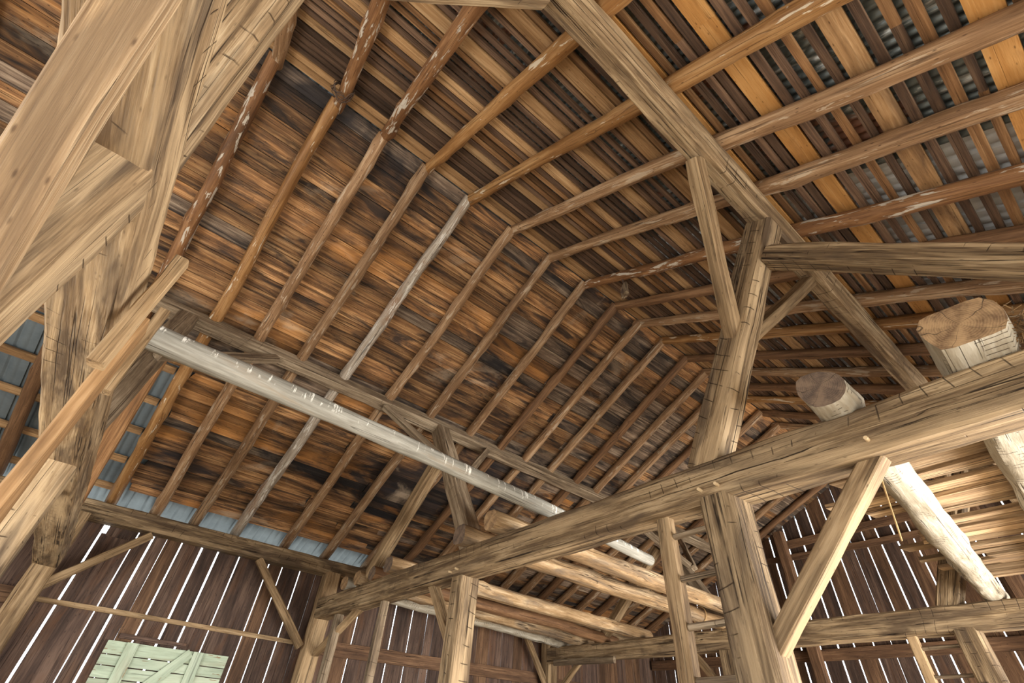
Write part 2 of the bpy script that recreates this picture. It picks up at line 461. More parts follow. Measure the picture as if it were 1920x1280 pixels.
ORD = ['first', 'second', 'third', 'fourth', 'fifth', 'sixth', 'seventh', 'eighth', 'ninth', 'tenth', 'eleventh', 'twelfth', 'thirteenth',
       'fourteenth', 'fifteenth', 'sixteenth', 'seventeenth', 'eighteenth', 'nineteenth', 'twentieth', 'twenty-first', 'twenty-second']

Y0, Y1 = -1.62, 4.12          # near and far gable in survey units
XL, XW = -3.085, 1.03         # outer faces of the two long walls

# ------------------------------------------------------------------ floor and ground
def slab(name, x0, x1, y0, y1, z, t, mat, label):
    v = [(x, y, zz) for zz in (z - t, z) for (x, y) in ((x0, y0), (x1, y0), (x1, y1), (x0, y1))]
    f = [(3, 2, 1, 0), (4, 5, 6, 7), (0, 1, 5, 4), (1, 2, 6, 5), (2, 3, 7, 6), (3, 0, 4, 7)]
    return tag(link(name, v, f, [M[mat]], smooth=False), label, None, kind='structure')
slab('ground', -60, 60, -60, 60, -0.12, 0.3, 'ground', 'dry pale ground around the barn')
slab('floor', XL * S, XW * S, Y0 * S, Y1 * S, 0.0, 0.1, 'floor', 'straw strewn barn floor')

# ------------------------------------------------------------------ roof covering
RP = 0.073                     # rafter radius in metres
NLv = Vector((-math.sin(AL), 0, math.cos(AL)))
NRv = Vector((math.sin(AR), 0, math.cos(AR)))
DL = Vector((-math.cos(AL), 0, -math.sin(AL)))
DR = Vector((math.cos(AR), 0, -math.sin(AR)))
def roofpt(side, s, y, h):
    """metres: s down the slope from the ridge, y along the barn, h off the rafter axis"""
    base = W((XR, y, ZR))
    return base + (DL if side < 0 else DR) * s + (NLv if side < 0 else NRv) * h
def sL(X): return (XR - X) * S / math.cos(AL)
def sR(X): return (X - XR) * S / math.cos(AR)

ceil_l = tag(empty('ceiling_left', W((XR, 0, ZR))), 'plank covered roof slope, boards stained orange and black', kind='structure')
ceil_r = tag(empty('ceiling_right', W((XR, 0, ZR))), 'roof slope of spaced boards and dark laths under sheet metal', kind='structure')

RAFY = [-1.5, -1.28, -1.04, -0.81, -0.585, -0.35, -0.125, 0.065, 0.26, 0.47, 0.705, 0.94, 1.185, 1.405, 1.59, 1.80, 2.02, 2.215, 2.41, 2.60, 2.83, 3.05,
        3.27, 3.50, 3.73, 3.96]
# boarded slope: rows of planks that meet on rafters
s = -0.035
row = 0
s_end = sL(-3.0)
while s < s_end - 0.05:
    w = RN.uniform(0.15, 0.215) if s < 3.4 else RN.uniform(0.10, 0.17)
    if s + w > s_end: w = s_end - s
    sc = s + w / 2
    Xc = XR - sc * math.cos(AL) / S
    start = Y0
    if Xc < -2.27: start = -0.115 + RN.uniform(-0.02, 0.035)
    y = start
    first = True
    while y < Y1 - 0.02:
        cand = [r for r in RAFY if 0.75 < r - y < 1.75] if not (first and start == Y0) else [r for r in RAFY if 0.3 < r - y < 1.5]
        ye = RN.choice(cand) if cand else Y1
        if Y1 - ye < 0.35: ye = Y1
        grey = 0.18 + (0.30 if ye > 2.2 else 0)
        mt = 'plank_grey' if RN.random() < grey else 'plank'
        a, b = roofpt(-1, sc, y + 0.0008, RP + 0.012), roofpt(-1, sc, ye - 0.0008, RP + 0.012)
        lift = RN.uniform(0.0, 0.006)
        a += NLv * lift; b += NLv * lift
        plank('plank', a, b, w - RN.uniform(0.003, 0.009), 0.022, mt, NLv, ceil_l, rag=0.03 if (first and start != Y0) else 0.0, wane=0.003)
        y = ye
        first = False
    s += w
    row += 1
# battens where the planks are gone
for X in (-2.29, -2.47, -2.645, -2.825, -3.0):
    a, b = roofpt(-1, sL(X), Y0, RP + 0.016), roofpt(-1, sL(X), -0.16 if X > -2.9 else -0.14, RP + 0.016)
    plank('batten', a, b, 0.105, 0.028, 'board_tan', NLv, ceil_l, wane=0.003)

def sheet(kind, side, s0, s1, yc, wid, h, parent, mat):
    """roofing sheet; corrugated or ribbed across local y, running down the slope"""
    L = s1 - s0
    prof = []
    if kind == 'corrugated':
        n = int(wid / 0.068) * 8
        for j in range(n + 1):
            y = -wid / 2 + wid * j / n
            prof.append((y, 0.010 * math.cos(2 * math.pi * y / 0.068)))
    else:
        y = -wid / 2
        while y < wid / 2 - 1e-4:
            prof += [(y, 0), (y + 0.155, 0), (y + 0.170, -0.016), (y + 0.190, -0.016), (y + 0.205, 0)] if False else \
                    [(y, 0), (y + 0.060, 0), (y + 0.066, 0.004), (y + 0.084, 0.004), (y + 0.090, 0), (y + 0.150, 0), (y + 0.162, 0.018), (y + 0.183, 0.018), (y + 0.195, 0)]
            y += 0.205
        prof = [p for p in prof if p[0] <= wid / 2 + 0.02]
    n = len(prof)
    v = [(x, p[0], p[1]) for x in (0, L / 2, L) for p in prof]
    f = [(i * n + j, i * n + j + 1, (i + 1) * n + j + 1, (i + 1) * n + j) for i in (0, 1) for j in range(n - 1)]
    A, B = roofpt(side, s0, yc, h), roofpt(side, s1, yc, h)
    return link('metal_sheet', v, f, [M[mat]], None, frame(A, B, NLv if side < 0 else NRv), parent, angle=60)
wid = 0.82
for side, par in ((-1, ceil_l), (1, ceil_r)):
    smax = sL(-3.2) if side < 0 else sR(1.14)
    yb = 1.075                 # joint between the old iron and the pale steel on the lath slope
    y = yb * S
    ys = []
    while y < Y1 * S + 0.1: ys.append(y + wid / 2 - 0.05); y += wid - 0.02
    y = yb * S
    while y > Y0 * S - 0.1: ys.append(y - wid / 2); y -= wid - 0.02
    for yc in ys:
        new = side < 0 or yc > yb * S
        up_ = (len(par.children) % 2) * 0.004
        for (a, b, hh) in ((-0.05, smax * 0.52, 0.008), (smax * 0.50, smax, 0.0)):
            sheet('ribbed' if new else 'corrugated', side, a, b, yc / S, wid, RP + 0.062 + up_ + hh, par, ('blue_metal' if side < 0 else 'new_metal') if new else 'old_metal')
# ridge cap keeps the daylight out
for yc in range(0, 8):
    y0 = Y0 + (Y1 - Y0) * yc / 8; y1 = Y0 + (Y1 - Y0) * (yc + 1) / 8 + 0.02
    v = []
    for y in (y0, y1):
        v += [tuple(roofpt(-1, 0.22, y, RP + 0.105)), tuple(W((XR, y, ZR)) + Vector((0, 0, RP + 0.135))), tuple(roofpt(1, 0.22, y, RP + 0.105))]
    tag(link('ridge_cap', v, [(0, 1, 4, 3), (1, 2, 5, 4)], [M['new_metal']], parent=ceil_r, smooth=False))

# spaced boards and laths of the other slope
wide = [0.035, 0.165, 0.70, 1.24, 1.71, 2.225, 2.70, 3.17, 3.70, 4.24, 4.77, 5.30, 5.83, 6.36]
def row_pieces(lo, hi):
    out, y = [], Y0
    while y < Y1 - 0.02:
        cand = [r for r in RAFY if lo < r - y < hi]
        ye = RN.choice(cand) if cand else Y1
        if Y1 - ye < 0.5: ye = Y1
        out.append((y, ye)); y = ye
    return out
for i, sc in enumerate(wide):
    bw = RN.uniform(0.118, 0.14) if sc > 1.5 else RN.uniform(0.10, 0.12)
    mt = 'board' if sc > 2.6 else 'board_tan'
    for (ya, yb_) in row_pieces(1.2, 2.6):
        plank('board', roofpt(1, sc, ya, RP + 0.014), roofpt(1, sc, yb_, RP + 0.014), bw, 0.026, mt if RN.random() < 0.85 else 'board_tan', NRv, ceil_r, wane=0.002)
    nxt = wide[i + 1] if i + 1 < len(wide) else sc + 0.53
    n = 4 if sc > 1.0 else (5 if sc > 0.1 else 0)
    room = (nxt - 0.065) - (sc + bw / 2)
    for k in range(n):
        c = sc + bw / 2 + room * (k + 0.5) / n + RN.uniform(-0.008, 0.008)
        lw = RN.uniform(0.040, 0.056) if sc > 1.0 else RN.uniform(0.05, 0.065)
        for (ya, yb_) in row_pieces(1.6, 3.4):
            mt = 'lath_brown' if RN.random() < 0.33 else 'lath'
            plank('lath', roofpt(1, c, ya, RP + 0.013), roofpt(1, c + RN.uniform(-0.008, 0.008), yb_, RP + 0.013), lw, 0.024, mt, NRv, ceil_r, wane=0.004, seg=0.6)

# ------------------------------------------------------------------ walls
wall_l = tag(empty('wall_left', W((XL, 0, FLOOR))), 'dark vertical board wall with daylight in the gaps', kind='structure')
gl = [(-0.227, .020), (-0.095, .024), (0.052, .010), (0.119, .024), (0.18, .003), (0.251, .018), (0.349, .026), (0.431, .024), (0.542, .016), (0.705, .014),
      (0.781, .013), (0.885, .016), (0.98, .006), (1.09, .008), (1.2, .012), (1.302, .018), (1.42, .004), (1.545, .022), (1.669, .018), (1.781, .014),
      (1.839, .012), (1.95, .004), (2.07, .006), (2.193, .009), (2.302, .009), (2.417, .012)]
y = 2.417
while y < 4.0:
    y += RN.uniform(0.085, 0.12); gl.append((y, RN.uniform(0.008, 0.016)))
y = -0.227
while y > Y0 + 0.15:
    y -= RN.uniform(0.10, 0.15); gl.append((y, RN.uniform(0.008, 0.02)))
gl.sort()
edges = [(Y0, 0.0)] + gl + [(Y1, 0.0)]
for (ya, ga), (yb_, gb) in zip(edges[:-1], edges[1:]):
    a, b = ya * S + ga / 2, yb_ * S - gb / 2
    if b - a < 0.02: continue
    yc = (a + b) / 2
    zt = CAMH + 0.772 * S + RN.uniform(-0.01, 0.01)
    if abs(ya + 0.095) < 1e-6:      # this board has a corner broken out under the plate
        cut = CAMH + 0.655 * S
        plank('plank', (XL * S + 0.012, yc + 0.022, cut - 0.02), (XL * S + 0.012, yc + 0.022, zt), b - a - 0.045, 0.021, 'wall', (1, 0, 0), wall_l, wane=0.004, seg=0.1)
        zt = cut
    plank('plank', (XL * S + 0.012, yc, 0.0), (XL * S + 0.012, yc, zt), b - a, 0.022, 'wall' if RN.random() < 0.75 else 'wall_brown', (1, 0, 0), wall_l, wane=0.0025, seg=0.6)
def wall_rail(parent, X, ya, yb_, za, zb, h, t, mat, name='girt'):
    return plank(name, W((X, ya, za)), W((X, yb_, zb)), h, t, mat, (1, 0, 0), parent, wane=0.004, seg=0.4)
wall_rail(wall_l, -3.066, -0.175, 0.965, 0.352, 0.349, 0.055, 0.03, 'sawn', 'batten')
wall_rail(wall_l, -3.066, 0.19, 0.47, 0.268, 0.264, 0.05, 0.03, 'wall', 'batten')
wall_rail(wall_l, -3.058, 1.10, 2.74, 0.345, 0.372, 0.19, 0.05, 'wall_brown')
wall_rail(wall_l, -3.058, 2.86, 4.08, 0.36, 0.36, 0.17, 0.05, 'wall_brown')
wall_rail(wall_l, -3.058, Y0, -0.26, 0.35, 0.35, 0.17, 0.05, 'wall_brown')

def roof_under(X):
    return (ZR + ML * (X - XR) if X < XR else ZR - MR * (X - XR)) + 0.052
def gable(name, Y, gaps, label, opening=None):
    g_ = tag(empty(name, W((XR, Y, FLOOR))), label, kind='structure')
    ed = [(XL, 0.0)] + sorted(gaps) + [(XW, 0.0)]
    for (xa, ga), (xb, gb) in zip(ed[:-1], ed[1:]):
        a, b = xa * S + ga / 2, xb * S - gb / 2
        if b - a < 0.02: continue
        xc = (a + b) / 2
        za = roof_under(a / S) * S + CAMH; zb = roof_under(b / S) * S + CAMH
        zt = (za + zb) / 2
        z0 = 0.0
        if opening and opening[0] < xc / S < opening[1]: z0 = CAMH + opening[2] * S
        sl = za - zb          # local y points to -x when x is up and 'up' is +Y
        up = (0, 1, 0)
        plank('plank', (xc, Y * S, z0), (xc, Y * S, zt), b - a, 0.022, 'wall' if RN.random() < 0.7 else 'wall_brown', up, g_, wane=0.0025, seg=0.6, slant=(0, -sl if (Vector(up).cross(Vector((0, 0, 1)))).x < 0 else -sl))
    return g_
gg = [(-1.752, .028), (-1.621, .026), (-1.504, .030), (-1.403, .022), (-1.285, .020), (-1.182, .008), (-1.091, .018), (-1.0, .024), (-0.902, .024), (-0.807, .020),
      (-0.71, .020), (-0.606, .018), (-0.506, .022)]
x = -1.752
while x > -2.98:
    x -= RN.uniform(0.09, 0.125); gg.append((x, RN.uniform(0.010, 0.022)))
x = -0.506
while x < 0.92:
    x += RN.uniform(0.09, 0.125); gg.append((x, RN.uniform(0.012, 0.024)))
wall_far = gable('wall_far', Y1, gg, 'far gable wall of dark vertical boards with bright gaps')
def gable_rail(parent, Y, xa, xb, za, zb, h, t, mat):
    plank('girt', W((xa, Y, za)), W((xb, Y, zb)), h, t, mat, (0, -1, 0), parent, wane=0.006, seg=0.4)
gable_rail(wall_far, 4.10, -2.0, -0.02, 1.245, 1.235, 0.12, 0.05, 'wall_brown')
gable_rail(wall_far, 4.10, -1.7, -0.55, 1.335, 1.37, 0.16, 0.03, 'wall_brown')
gable_rail(wall_far, 4.095, -3.05, 1.0, 0.60, 0.60, 0.19, 0.06, 'wall_brown')
gable_rail(wall_far, 4.10, -3.05, 1.0, 0.12, 0.12, 0.15, 0.05, 'wall_brown')
gb = []
x = XL
while x < XW - 0.15:
    x += RN.uniform(0.09, 0.14); gb.append((x, RN.uniform(0.006, 0.02)))
wall_near = gable('wall_near', Y0, gb, 'near gable wall of boards above an open wagon doorway', (-2.1, 0.55, 0.50))
wall_r = tag(empty('wall_right', W((XW, 0, FLOOR))), 'vertical board wall with three wide open doorways', kind='structure')
y = Y0
while y < Y1 - 0.03:
    w = min(RN.uniform(0.08, 0.12), Y1 - y)
    yc = y + w / 2
    z0 = CAMH + 0.36 * S if (-0.15 < yc < 0.97 or 1.12 < yc < 2.72 or 2.88 < yc < 4.0) else 0.0
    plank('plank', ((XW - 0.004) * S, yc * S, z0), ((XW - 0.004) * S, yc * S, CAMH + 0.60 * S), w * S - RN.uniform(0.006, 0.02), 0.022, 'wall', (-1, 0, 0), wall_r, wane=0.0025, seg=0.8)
    y += w

# ------------------------------------------------------------------ rafters
lmat = {5: 'raf_bark', 6: 'raf_orange', 7: 'raf_tan', 8: 'raf_tan', 9: 'raf_silver', 10: 'raf_tan', 11: 'raf_tan', 12: 'raf_tan'}
rmat = {6: 'raf_bark', 7: 'raf_bark', 8: 'raf_orange', 9: 'raf_orange', 10: 'raf_tan', 11: 'raf_tan', 12: 'raf_bark', 13: 'raf_dark', 14: 'raf_tan'}
look = {'raf_bark': 'dark round pole rafter streaked with pale bark', 'raf_orange': 'honey brown peeled pole rafter', 'raf_tan': 'knotty tan pole rafter',
        'raf_dark': 'dark brown pole rafter', 'raf_silver': 'silver-grey weathered pole rafter'}
skl = {10: .04, 11: .05, 12: .08, 13: .08, 14: .10, 15: .09, 16: .09, 17: .07, 18: .06, 19: .05}
skr = {9: .10, 10: .07, 8: .04, 11: .02, 14: .05}
for i, y in enumerate(RAFY):
    where = (ORD[i - 6] + ' past the foreground tie') if i >= 6 else (ORD[5 - i] + ' before the foreground tie')
    mt = lmat.get(i, ('raf_tan', 'raf_dark', 'raf_tan')[i % 3])
    ym = y + skl.get(i, 0) * 0.9
    o = pole('rafter', leftpt(XR + 0.012, y), leftpt(-3.12, y + skl.get(i, 0)), 0.062, 0.076, mt)
    tag(o, f'{look[mt]} under planked slope, {where}', 'rafter', 'rafters under the planked slope')
    mt = rmat.get(i, ('raf_dark', 'raf_tan', 'raf_dark', 'raf_orange')[i % 4])
    dy = 0.022 if i % 2 else -0.02
    o = pole('rafter', rightpt(XR - 0.028, y + 0.006, 0.006), rightpt(1.08, y + 0.006 + skr.get(i, 0) * 1.6), 0.058, 0.080, mt)
    tag(o, f'{look[mt]} under lath slope, {where}', 'rafter', 'rafters under the lath slope')

# ------------------------------------------------------------------ the timber frame
def zb(p): return (p[0], p[1], FLOOR)
UL, UR = Vector((-0.47, 0, 0.883)), Vector((0.47, 0, 0.883))
pl_y = 1.045
PLX, PLZ = -1.985, 1.262
PRX, PRZ = -0.187, 1.232
# plates
tag(beam('wall_plate', (-3.015, Y0, 0.724), (-3.015, Y1 - .01, 0.724), 0.25, 0.215, 'hewn'), 'hewn wall plate on top of the gappy board wall with the mint door', 'beam')
tag(beam('wall_plate', (0.975, Y0, 0.60), (0.975, Y1 - .01, 0.60), 0.25, 0.215, 'hewn'), 'hewn wall plate above the open doorways', 'beam')
# purlins stand square to the slopes
tag(beam('purlin', (PLX, Y0 + .02, PLZ), (PLX, Y1 - .02, PLZ), 0.168, 0.168, 'weathered', up=(-math.sin(AL), 0, math.cos(AL))),
    'long grey-brown purlin under the rafters of the planked slope', 'beam')
tag(beam('purlin', (PRX, Y0 + .02, PRZ), (PRX, Y1 - .02, PRZ), 0.172, 0.172, 'hewn_pale', up=(math.sin(AR), 0, math.cos(AR))),
    'long pale hewn purlin under the rafters of the lath and metal slope', 'beam')

TZ0, TZ1 = 0.455, 0.548
BENTS = [(-0.252, -0.163, 'foreground', 'the foreground tie', 'hewn_pale'), (1.0, 1.088, 'middle', 'the middle tie', 'hewn'), (2.75, 2.838, 'far', 'the far tie', 'hewn')]
tie_lab = ['massive foreground hewn tie beam close overhead', 'long middle hewn tie beam with log ends resting on it', 'far tie beam carrying loft log ends before the gable']
for bi, (ya, yb_, nm, by, mt) in enumerate(BENTS):
    yc = (ya + yb_) / 2; dp = (yb_ - ya) * S
    tag(beam('tie_beam', (-2.965, yc, 0.505), (0.985, yc, 0.499), dp, 0.268, mt, ch=0.018, amp=0.010), tie_lab[bi], 'beam')
    wp = 0.205
    # posts under the tie
    o = beam('post', (-1.573, yc, FLOOR), (-1.573, yc, TZ0 + 0.01), wp, dp * 0.86, mt if bi == 0 else 'hewn', up=(0, 1, 0))
    tag(o, 'square hewn post under ' + by + ', on the planked slope side', 'post')
    o = beam('post', (-0.520, yc, FLOOR), (-0.520, yc, TZ0 + 0.01), 0.235, dp, 'hewn_pale' if bi == 0 else 'hewn', up=(0, 1, 0), ch=0.02)
    tag(o, 'thick square hewn post under ' + by + ', on the lath slope side', 'post')
    # wall posts
    o = beam('wall_post', (-2.985, yc, FLOOR), (-2.985, yc, 0.695), 0.235, dp * 0.95, 'sawn', up=(0, 1, 0))
    tag(o, 'squared wall post below the wall plate at the end of ' + by, 'post')
    o = beam('wall_post', (0.965, yc, FLOOR), (0.965, yc, 0.57), 0.235, dp * 0.95, 'hewn', up=(0, 1, 0))
    tag(o, 'squared wall post beside the open doorways at the end of ' + by, 'post')
    # leaning purlin posts
    pt = Vector((PLX, yc, PLZ)) - UL * (0.078 / S)
    o = beam('purlin_post', (-1.535, yc, TZ1 - 0.01), pt, 0.20, 0.205, 'weathered', up=(0, 1, 0))
    tag(o, 'leaning post on ' + by + ' holding the grey-brown purlin', 'post')
    pt = Vector((PRX, yc, PRZ)) - UR * (0.078 / S)
    o = beam('purlin_post', (-0.545, yc, TZ1 - 0.01), pt, 0.215, 0.215, 'hewn_pale' if bi == 0 else 'hewn', up=(0, 1, 0), ch=0.02)
    tag(o, 'leaning post on ' + by + ' holding the pale purlin', 'post')
    # outward struts from the post heads down to the tie
    o = beam('strut', (-1.93, yc, 1.06), (-2.50, yc, TZ1 - 0.005), 0.15, 0.155, 'lath_brown' if bi == 0 else 'sawn', up=(0, 1, 0))
    tag(o, 'sloping strut from leaning post down to ' + by + ' near gappy wall', 'strut')
    o = beam('strut', (-0.215, yc - .01, 1.075), (0.335, yc - .01, TZ1 - 0.005), 0.15, 0.19, 'hewn', up=(0, 1, 0), ch=0.03)
    tag(o, 'stout sloping strut from leaning post to ' + by + ' near doorways', 'strut')
    # knee braces between posts and tie
    if bi == 0:
        o = beam('knee_brace', (-0.505, -0.181, 0.186), (-0.205, -0.181, 0.486), 0.085, 0.105, 'brace_pale', up=(0, 1, 0), ch=0.008)
    else:
        o = beam('knee_brace', (-0.515, yc, 0.140), (-0.185, yc, 0.477), 0.098, 0.105, 'sawn', up=(0, 1, 0), ch=0.008)
    tag(o, 'diagonal knee brace from the thick post up to ' + by, 'brace')
    o = beam('knee_brace', (-1.60, yc, 0.235), (-1.80, yc, 0.468), 0.09, 0.10, 'sawn', up=(0, 1, 0), ch=0.008)
    tag(o, 'diagonal knee brace from the slimmer post up to ' + by, 'brace')
    # purlin braces lying along the barn
    for sgn in (-1, 1):
        if bi == 0 and sgn < 0: continue
        d = {0: (0.37, 0.37), 1: (0.335, 0.30), 2: (0.33, 0.33)}[bi][0 if sgn < 0 else 1]
        q = Vector((PLX, 0, PLZ)) - UL * (0.055 / S)
        lo = Vector((-1.70, yc + sgn * 0.02, 0.90))
        o = beam('purlin_brace', lo, (q.x + 0.012, yc + sgn * d, q.z - 0.012), 0.085, 0.095, 'weathered', up=UL, ch=0.008)
        tag(o, 'slim brace from post on ' + by + ' to grey-brown purlin, ' + ('far gable side' if sgn > 0 else 'foreground tie side'), 'brace')
        q = Vector((PRX, 0, PRZ)) - UR * (0.055 / S)
        lo = Vector((-0.375, yc + sgn * 0.02, 0.865))
        o = beam('purlin_brace', lo, (q.x - 0.012, yc + sgn * d, q.z - 0.012), 0.10, 0.105, 'hewn_pale' if bi == 0 else 'sawn', up=UR, ch=0.008)
        tag(o, 'stout brace from post on ' + by + ' to pale purlin, ' + ('far gable side' if sgn > 0 else 'foreground tie side'), 'brace')

# gable posts
for X, w_ in ((-1.64, 0.2), (-0.43, 0.2)):
    tag(beam('gable_post', (X, 4.045, FLOOR), (X, 4.045, roof_under(X) - 0.08), w_, 0.18, 'wall_brown', up=(0, 1, 0)),
        'brown post against the far gable boards, ' + ('on the planked slope side' if X < -1 else 'on the lath slope side'), 'post')
# braces flat against the long wall
for (a, b, lab) in (((285, 1003), (35, 1115), 'brace rising from the foreground wall post to the wall plate'),
                    ((485, 1048), (562, 1212), 'short brace from wall plate to the wall post of the middle tie beam'),
                    ((978, 1212), (1022, 1285), 'thin brace on the board wall behind the loft logs')):
    A, B = onX(*a, -2.985), onX(*b, -2.985)
    if 'thin' in lab: A, B = Vector((-2.985, 2.50, 0.69)), Vector((-2.985, 2.765, 0.33))
    tag(beam('wall_brace', A, B, 0.07, 0.105, 'sawn', up=(0, 0.5, 1), ch=0.008), lab, 'brace')
# studs and brace under the end of the middle tie beam
st = onY(720, 1137, 1.045)
tag(beam('stud', (st.x, 1.045, FLOOR), (st.x, 1.045, TZ0 + .004), 0.085, 0.09, 'weathered', up=(0, 1, 0), ch=.006), 'thin upright stud below the middle tie beam', 'stud')
st = onY(632, 1162, 1.045)
tag(beam('stud', (st.x, 1.05, FLOOR), (st.x, 1.05, TZ0 + .004), 0.14, 0.10, 'weathered', up=(0, 1, 0), ch=.008), 'grey stud with a yellow mortise next to the wall post', 'stud')
A, B = onY(598, 1216, 1.045), onY(668, 1164, 1.045)
tag(beam('knee_brace', (-2.93, 1.06, 0.30), (-2.50, 1.06, 0.465), 0.07, 0.10, 'sawn', up=(0, 1, 0), ch=.008), 'knee brace between wall post and middle tie beam', 'brace')
A = onY(1272, 1262, 2.79); B = onY(1243, 1228, 2.79)
tag(beam('knee_brace', (-2.93, 2.79, 0.27), (-2.66, 2.79, 0.465), 0.08, 0.10, 'sawn', up=(0, 1, 0), ch=.008), 'knee brace between wall post and far tie beam', 'brace')
tag(beam('ledger', (-2.87, 2.735, 0.455), (-2.32, 2.735, 0.447), 0.06, 0.10, 'weathered', ch=.006), 'short ledger board nailed to the far tie beam', 'board')

# uprights nailed on the foreground tie
tag(beam('upright_board', (-0.868, -0.140, FLOOR), (-0.868, -0.140, 0.50), 0.155, 0.05, 'board_tan', up=(0, 1, 0), ch=.006), 'long rust-brown upright nailed to the foreground tie beam', 'board')
tag(beam('upright_board', (-0.783, -0.140, 0.366), (-0.783, -0.140, 0.595), 0.065, 0.055, 'sawn', up=(0, 1, 0), ch=.006), 'short pale stick nailed upright on the foreground tie beam', 'board')
tag(beam('upright_board', (-0.985, -0.142, 0.42), (-0.985, -0.142, 0.615), 0.06, 0.05, 'sawn', up=(0, 1, 0), ch=.006), 'short peg-like upright beside the grey pole end', 'board')

# the grey pole
tag(pole('hay_pole', (-1.045, -0.215, 0.590), (-1.19, 1.66, 0.590), 0.078, 0.056, 'grey', wob=0.02, knot=0.002, cap='end', sag=-0.045), 'long silver-grey pole with whitish drips laid across two tie beams', 'pole')

# ------------------------------------------------------------------ loft logs and slabs
def loft_log(A, B, r0, r1, mat, lab, cap='end', flat=None, wob=0.012):
    o = pole('loft_log', A, B, r0, r1, mat, wob=wob, sides=18, seg=0.13, cap=cap, knot=0.02, flat=flat, lump=0.22)
    return tag(o, lab, 'log', 'loft logs across the tie beams')
zt = TZ1
loft_log((-1.315, 0.945, zt + .036), (-1.37, 2.86, zt + .036), .105, .10, 'log', 'flat-hewn loft log with a pale cut end, third from the wall plate', 'end', (0.93, 0.8))
loft_log((-1.525, 0.965, zt + .036), (-1.57, 2.88, zt + .034), .108, .098, 'log', 'loft log with a rope loop round it, in front of the leaning post', 'end_dark', (0.9, 0.9))
loft_log((-2.105, 0.975, zt + .036), (-2.165, 2.90, zt + .036), .112, .105, 'log', 'squared loft log with a pale side and dark weathered end', 'end_dark', (0.82, 0.75))
loft_log((-2.29, 0.99, zt + .030), (-2.45, 2.91, zt + .032), .085, .088, 'raf_dark', 'thin crooked loft log beside the squared one', 'end_dark', None, 0.03)
loft_log((-2.45, 0.985, zt + .032), (-2.66, 2.93, zt + .032), .092, .092, 'log', 'golden peeled loft log close to the board wall', 'end')
loft_log((-2.62, 0.99, zt + .032), (-2.86, 2.90, zt + .030), .095, .092, 'birch', 'pale mottled loft log nearest to the board wall', 'end')
loft_log((-0.214, 0.945, zt + .040), (-0.395, 2.90, zt + .036), .122, .112, 'birch', 'knobbly white peeled log with a split end under the loft slabs', 'end_dark', (0.95, 0.9), 0.02)
loft_log((0.020, 0.93, zt + .040), (-0.12, 2.92, zt + .036), .150, .125, 'birch', 'white log with a broad flattened end, beside the knobbly one', 'end', (0.72, 0.72), 0.02)
loft_log((0.50, 0.95, zt + .036), (0.42, 2.92, zt + .036), .112, .11, 'log', 'brown loft log under the outer ends of the slabs', 'end')
zl = zt + 0.078
y = 1.27
kk = 0
while y < 2.80:
    w = RN.uniform(0.035, 0.062)
    xa = RN.choice((-0.30, -0.33, -0.36, -0.40, -0.46, -0.52)) + RN.uniform(-0.03, 0.03)
    if y < 1.5: xa = max(xa, -0.33)
    xb = 0.93
    o = plank('loft_slab', (xa, y, zl + RN.uniform(0.0, 0.018)), (xb, y + RN.uniform(-0.012, 0.012), zl + RN.uniform(0.0, 0.018)), w * S, 0.035, 'slab', (0, 0, 1), metres=False, rag=0.03, wane=0.016, seg=0.22, warp=0.008)
    tag(o, 'rough waney slab of the loft floor, ' + ORD[min(kk, 21)] + ' past the middle tie beam' if kk < 22 else 'rough waney slab of the loft floor near the far tie beam', 'board', 'loft floor slabs')
    y += w + RN.choice((0.006, 0.012, 0.02, 0.03))
    kk += 1

# ------------------------------------------------------------------ ladders
def ladder(Yc, xr, xpost, zs, lab):
    t = empty('ladder', W((xr, Yc, FLOOR)))
    tag(t, lab, 'ladder')
    beam('rail', (xr, Yc, FLOOR), (xr, Yc, TZ0 + .004), 0.10, 0.085, 'sawn', up=(0, 1, 0), ch=.008, parent=t)
    for z in zs:
        pole('rung', (xr + 0.012, Yc, z), (xpost, Yc + 0.004, z + 0.004), 0.021, 0.019, 'weathered', wob=0.002, sides=10, knot=0.001, parent=t)
ladder(1.035, -0.681, -0.55, [0.408 - 0.096 * i for i in range(10)], 'wall ladder of one rail and round rungs beside the middle thick post')
ladder(2.79, -0.715, -0.55, [0.41 - 0.098 * i for i in range(10)], 'smaller ladder beside the thick post of the far tie beam')

# ------------------------------------------------------------------ mint door
dt = empty('board_door', W((-3.045, 0.415, -0.43)))
tag(dt, 'pale mint painted board door with cross battens on the board wall', 'door')
z = 0.247
ya, yb_ = 0.158, 0.672
i = 0
while z > -0.42:
    h = (0.052, 0.040, 0.046, 0.050)[i % 4]
    plank('plank', W((-3.048, ya, z - h / 2)), W((-3.048, yb_, z - h / 2)), h * S - 0.011, 0.022, 'mint', (1, 0, 0), dt, wane=0.002)
    z -= h; i += 1
for yy in (0.255, 0.535):
    plank('batten', W((-3.038, yy, z)), W((-3.038, yy, 0.245)), 0.13, 0.024, 'mint', (1, 0, 0), dt, wane=0.002)
plank('cross_brace', W((-3.037, 0.275, -0.02)), W((-3.037, 0.50, 0.238)), 0.11, 0.022, 'mint', (1, 0, 0), dt, wane=0.002)
plank('cross_brace', W((-3.037, 0.50, -0.30)), W((-3.037, 0.275, -0.03)), 0.11, 0.022, 'mint', (1, 0, 0), dt, wane=0.002)

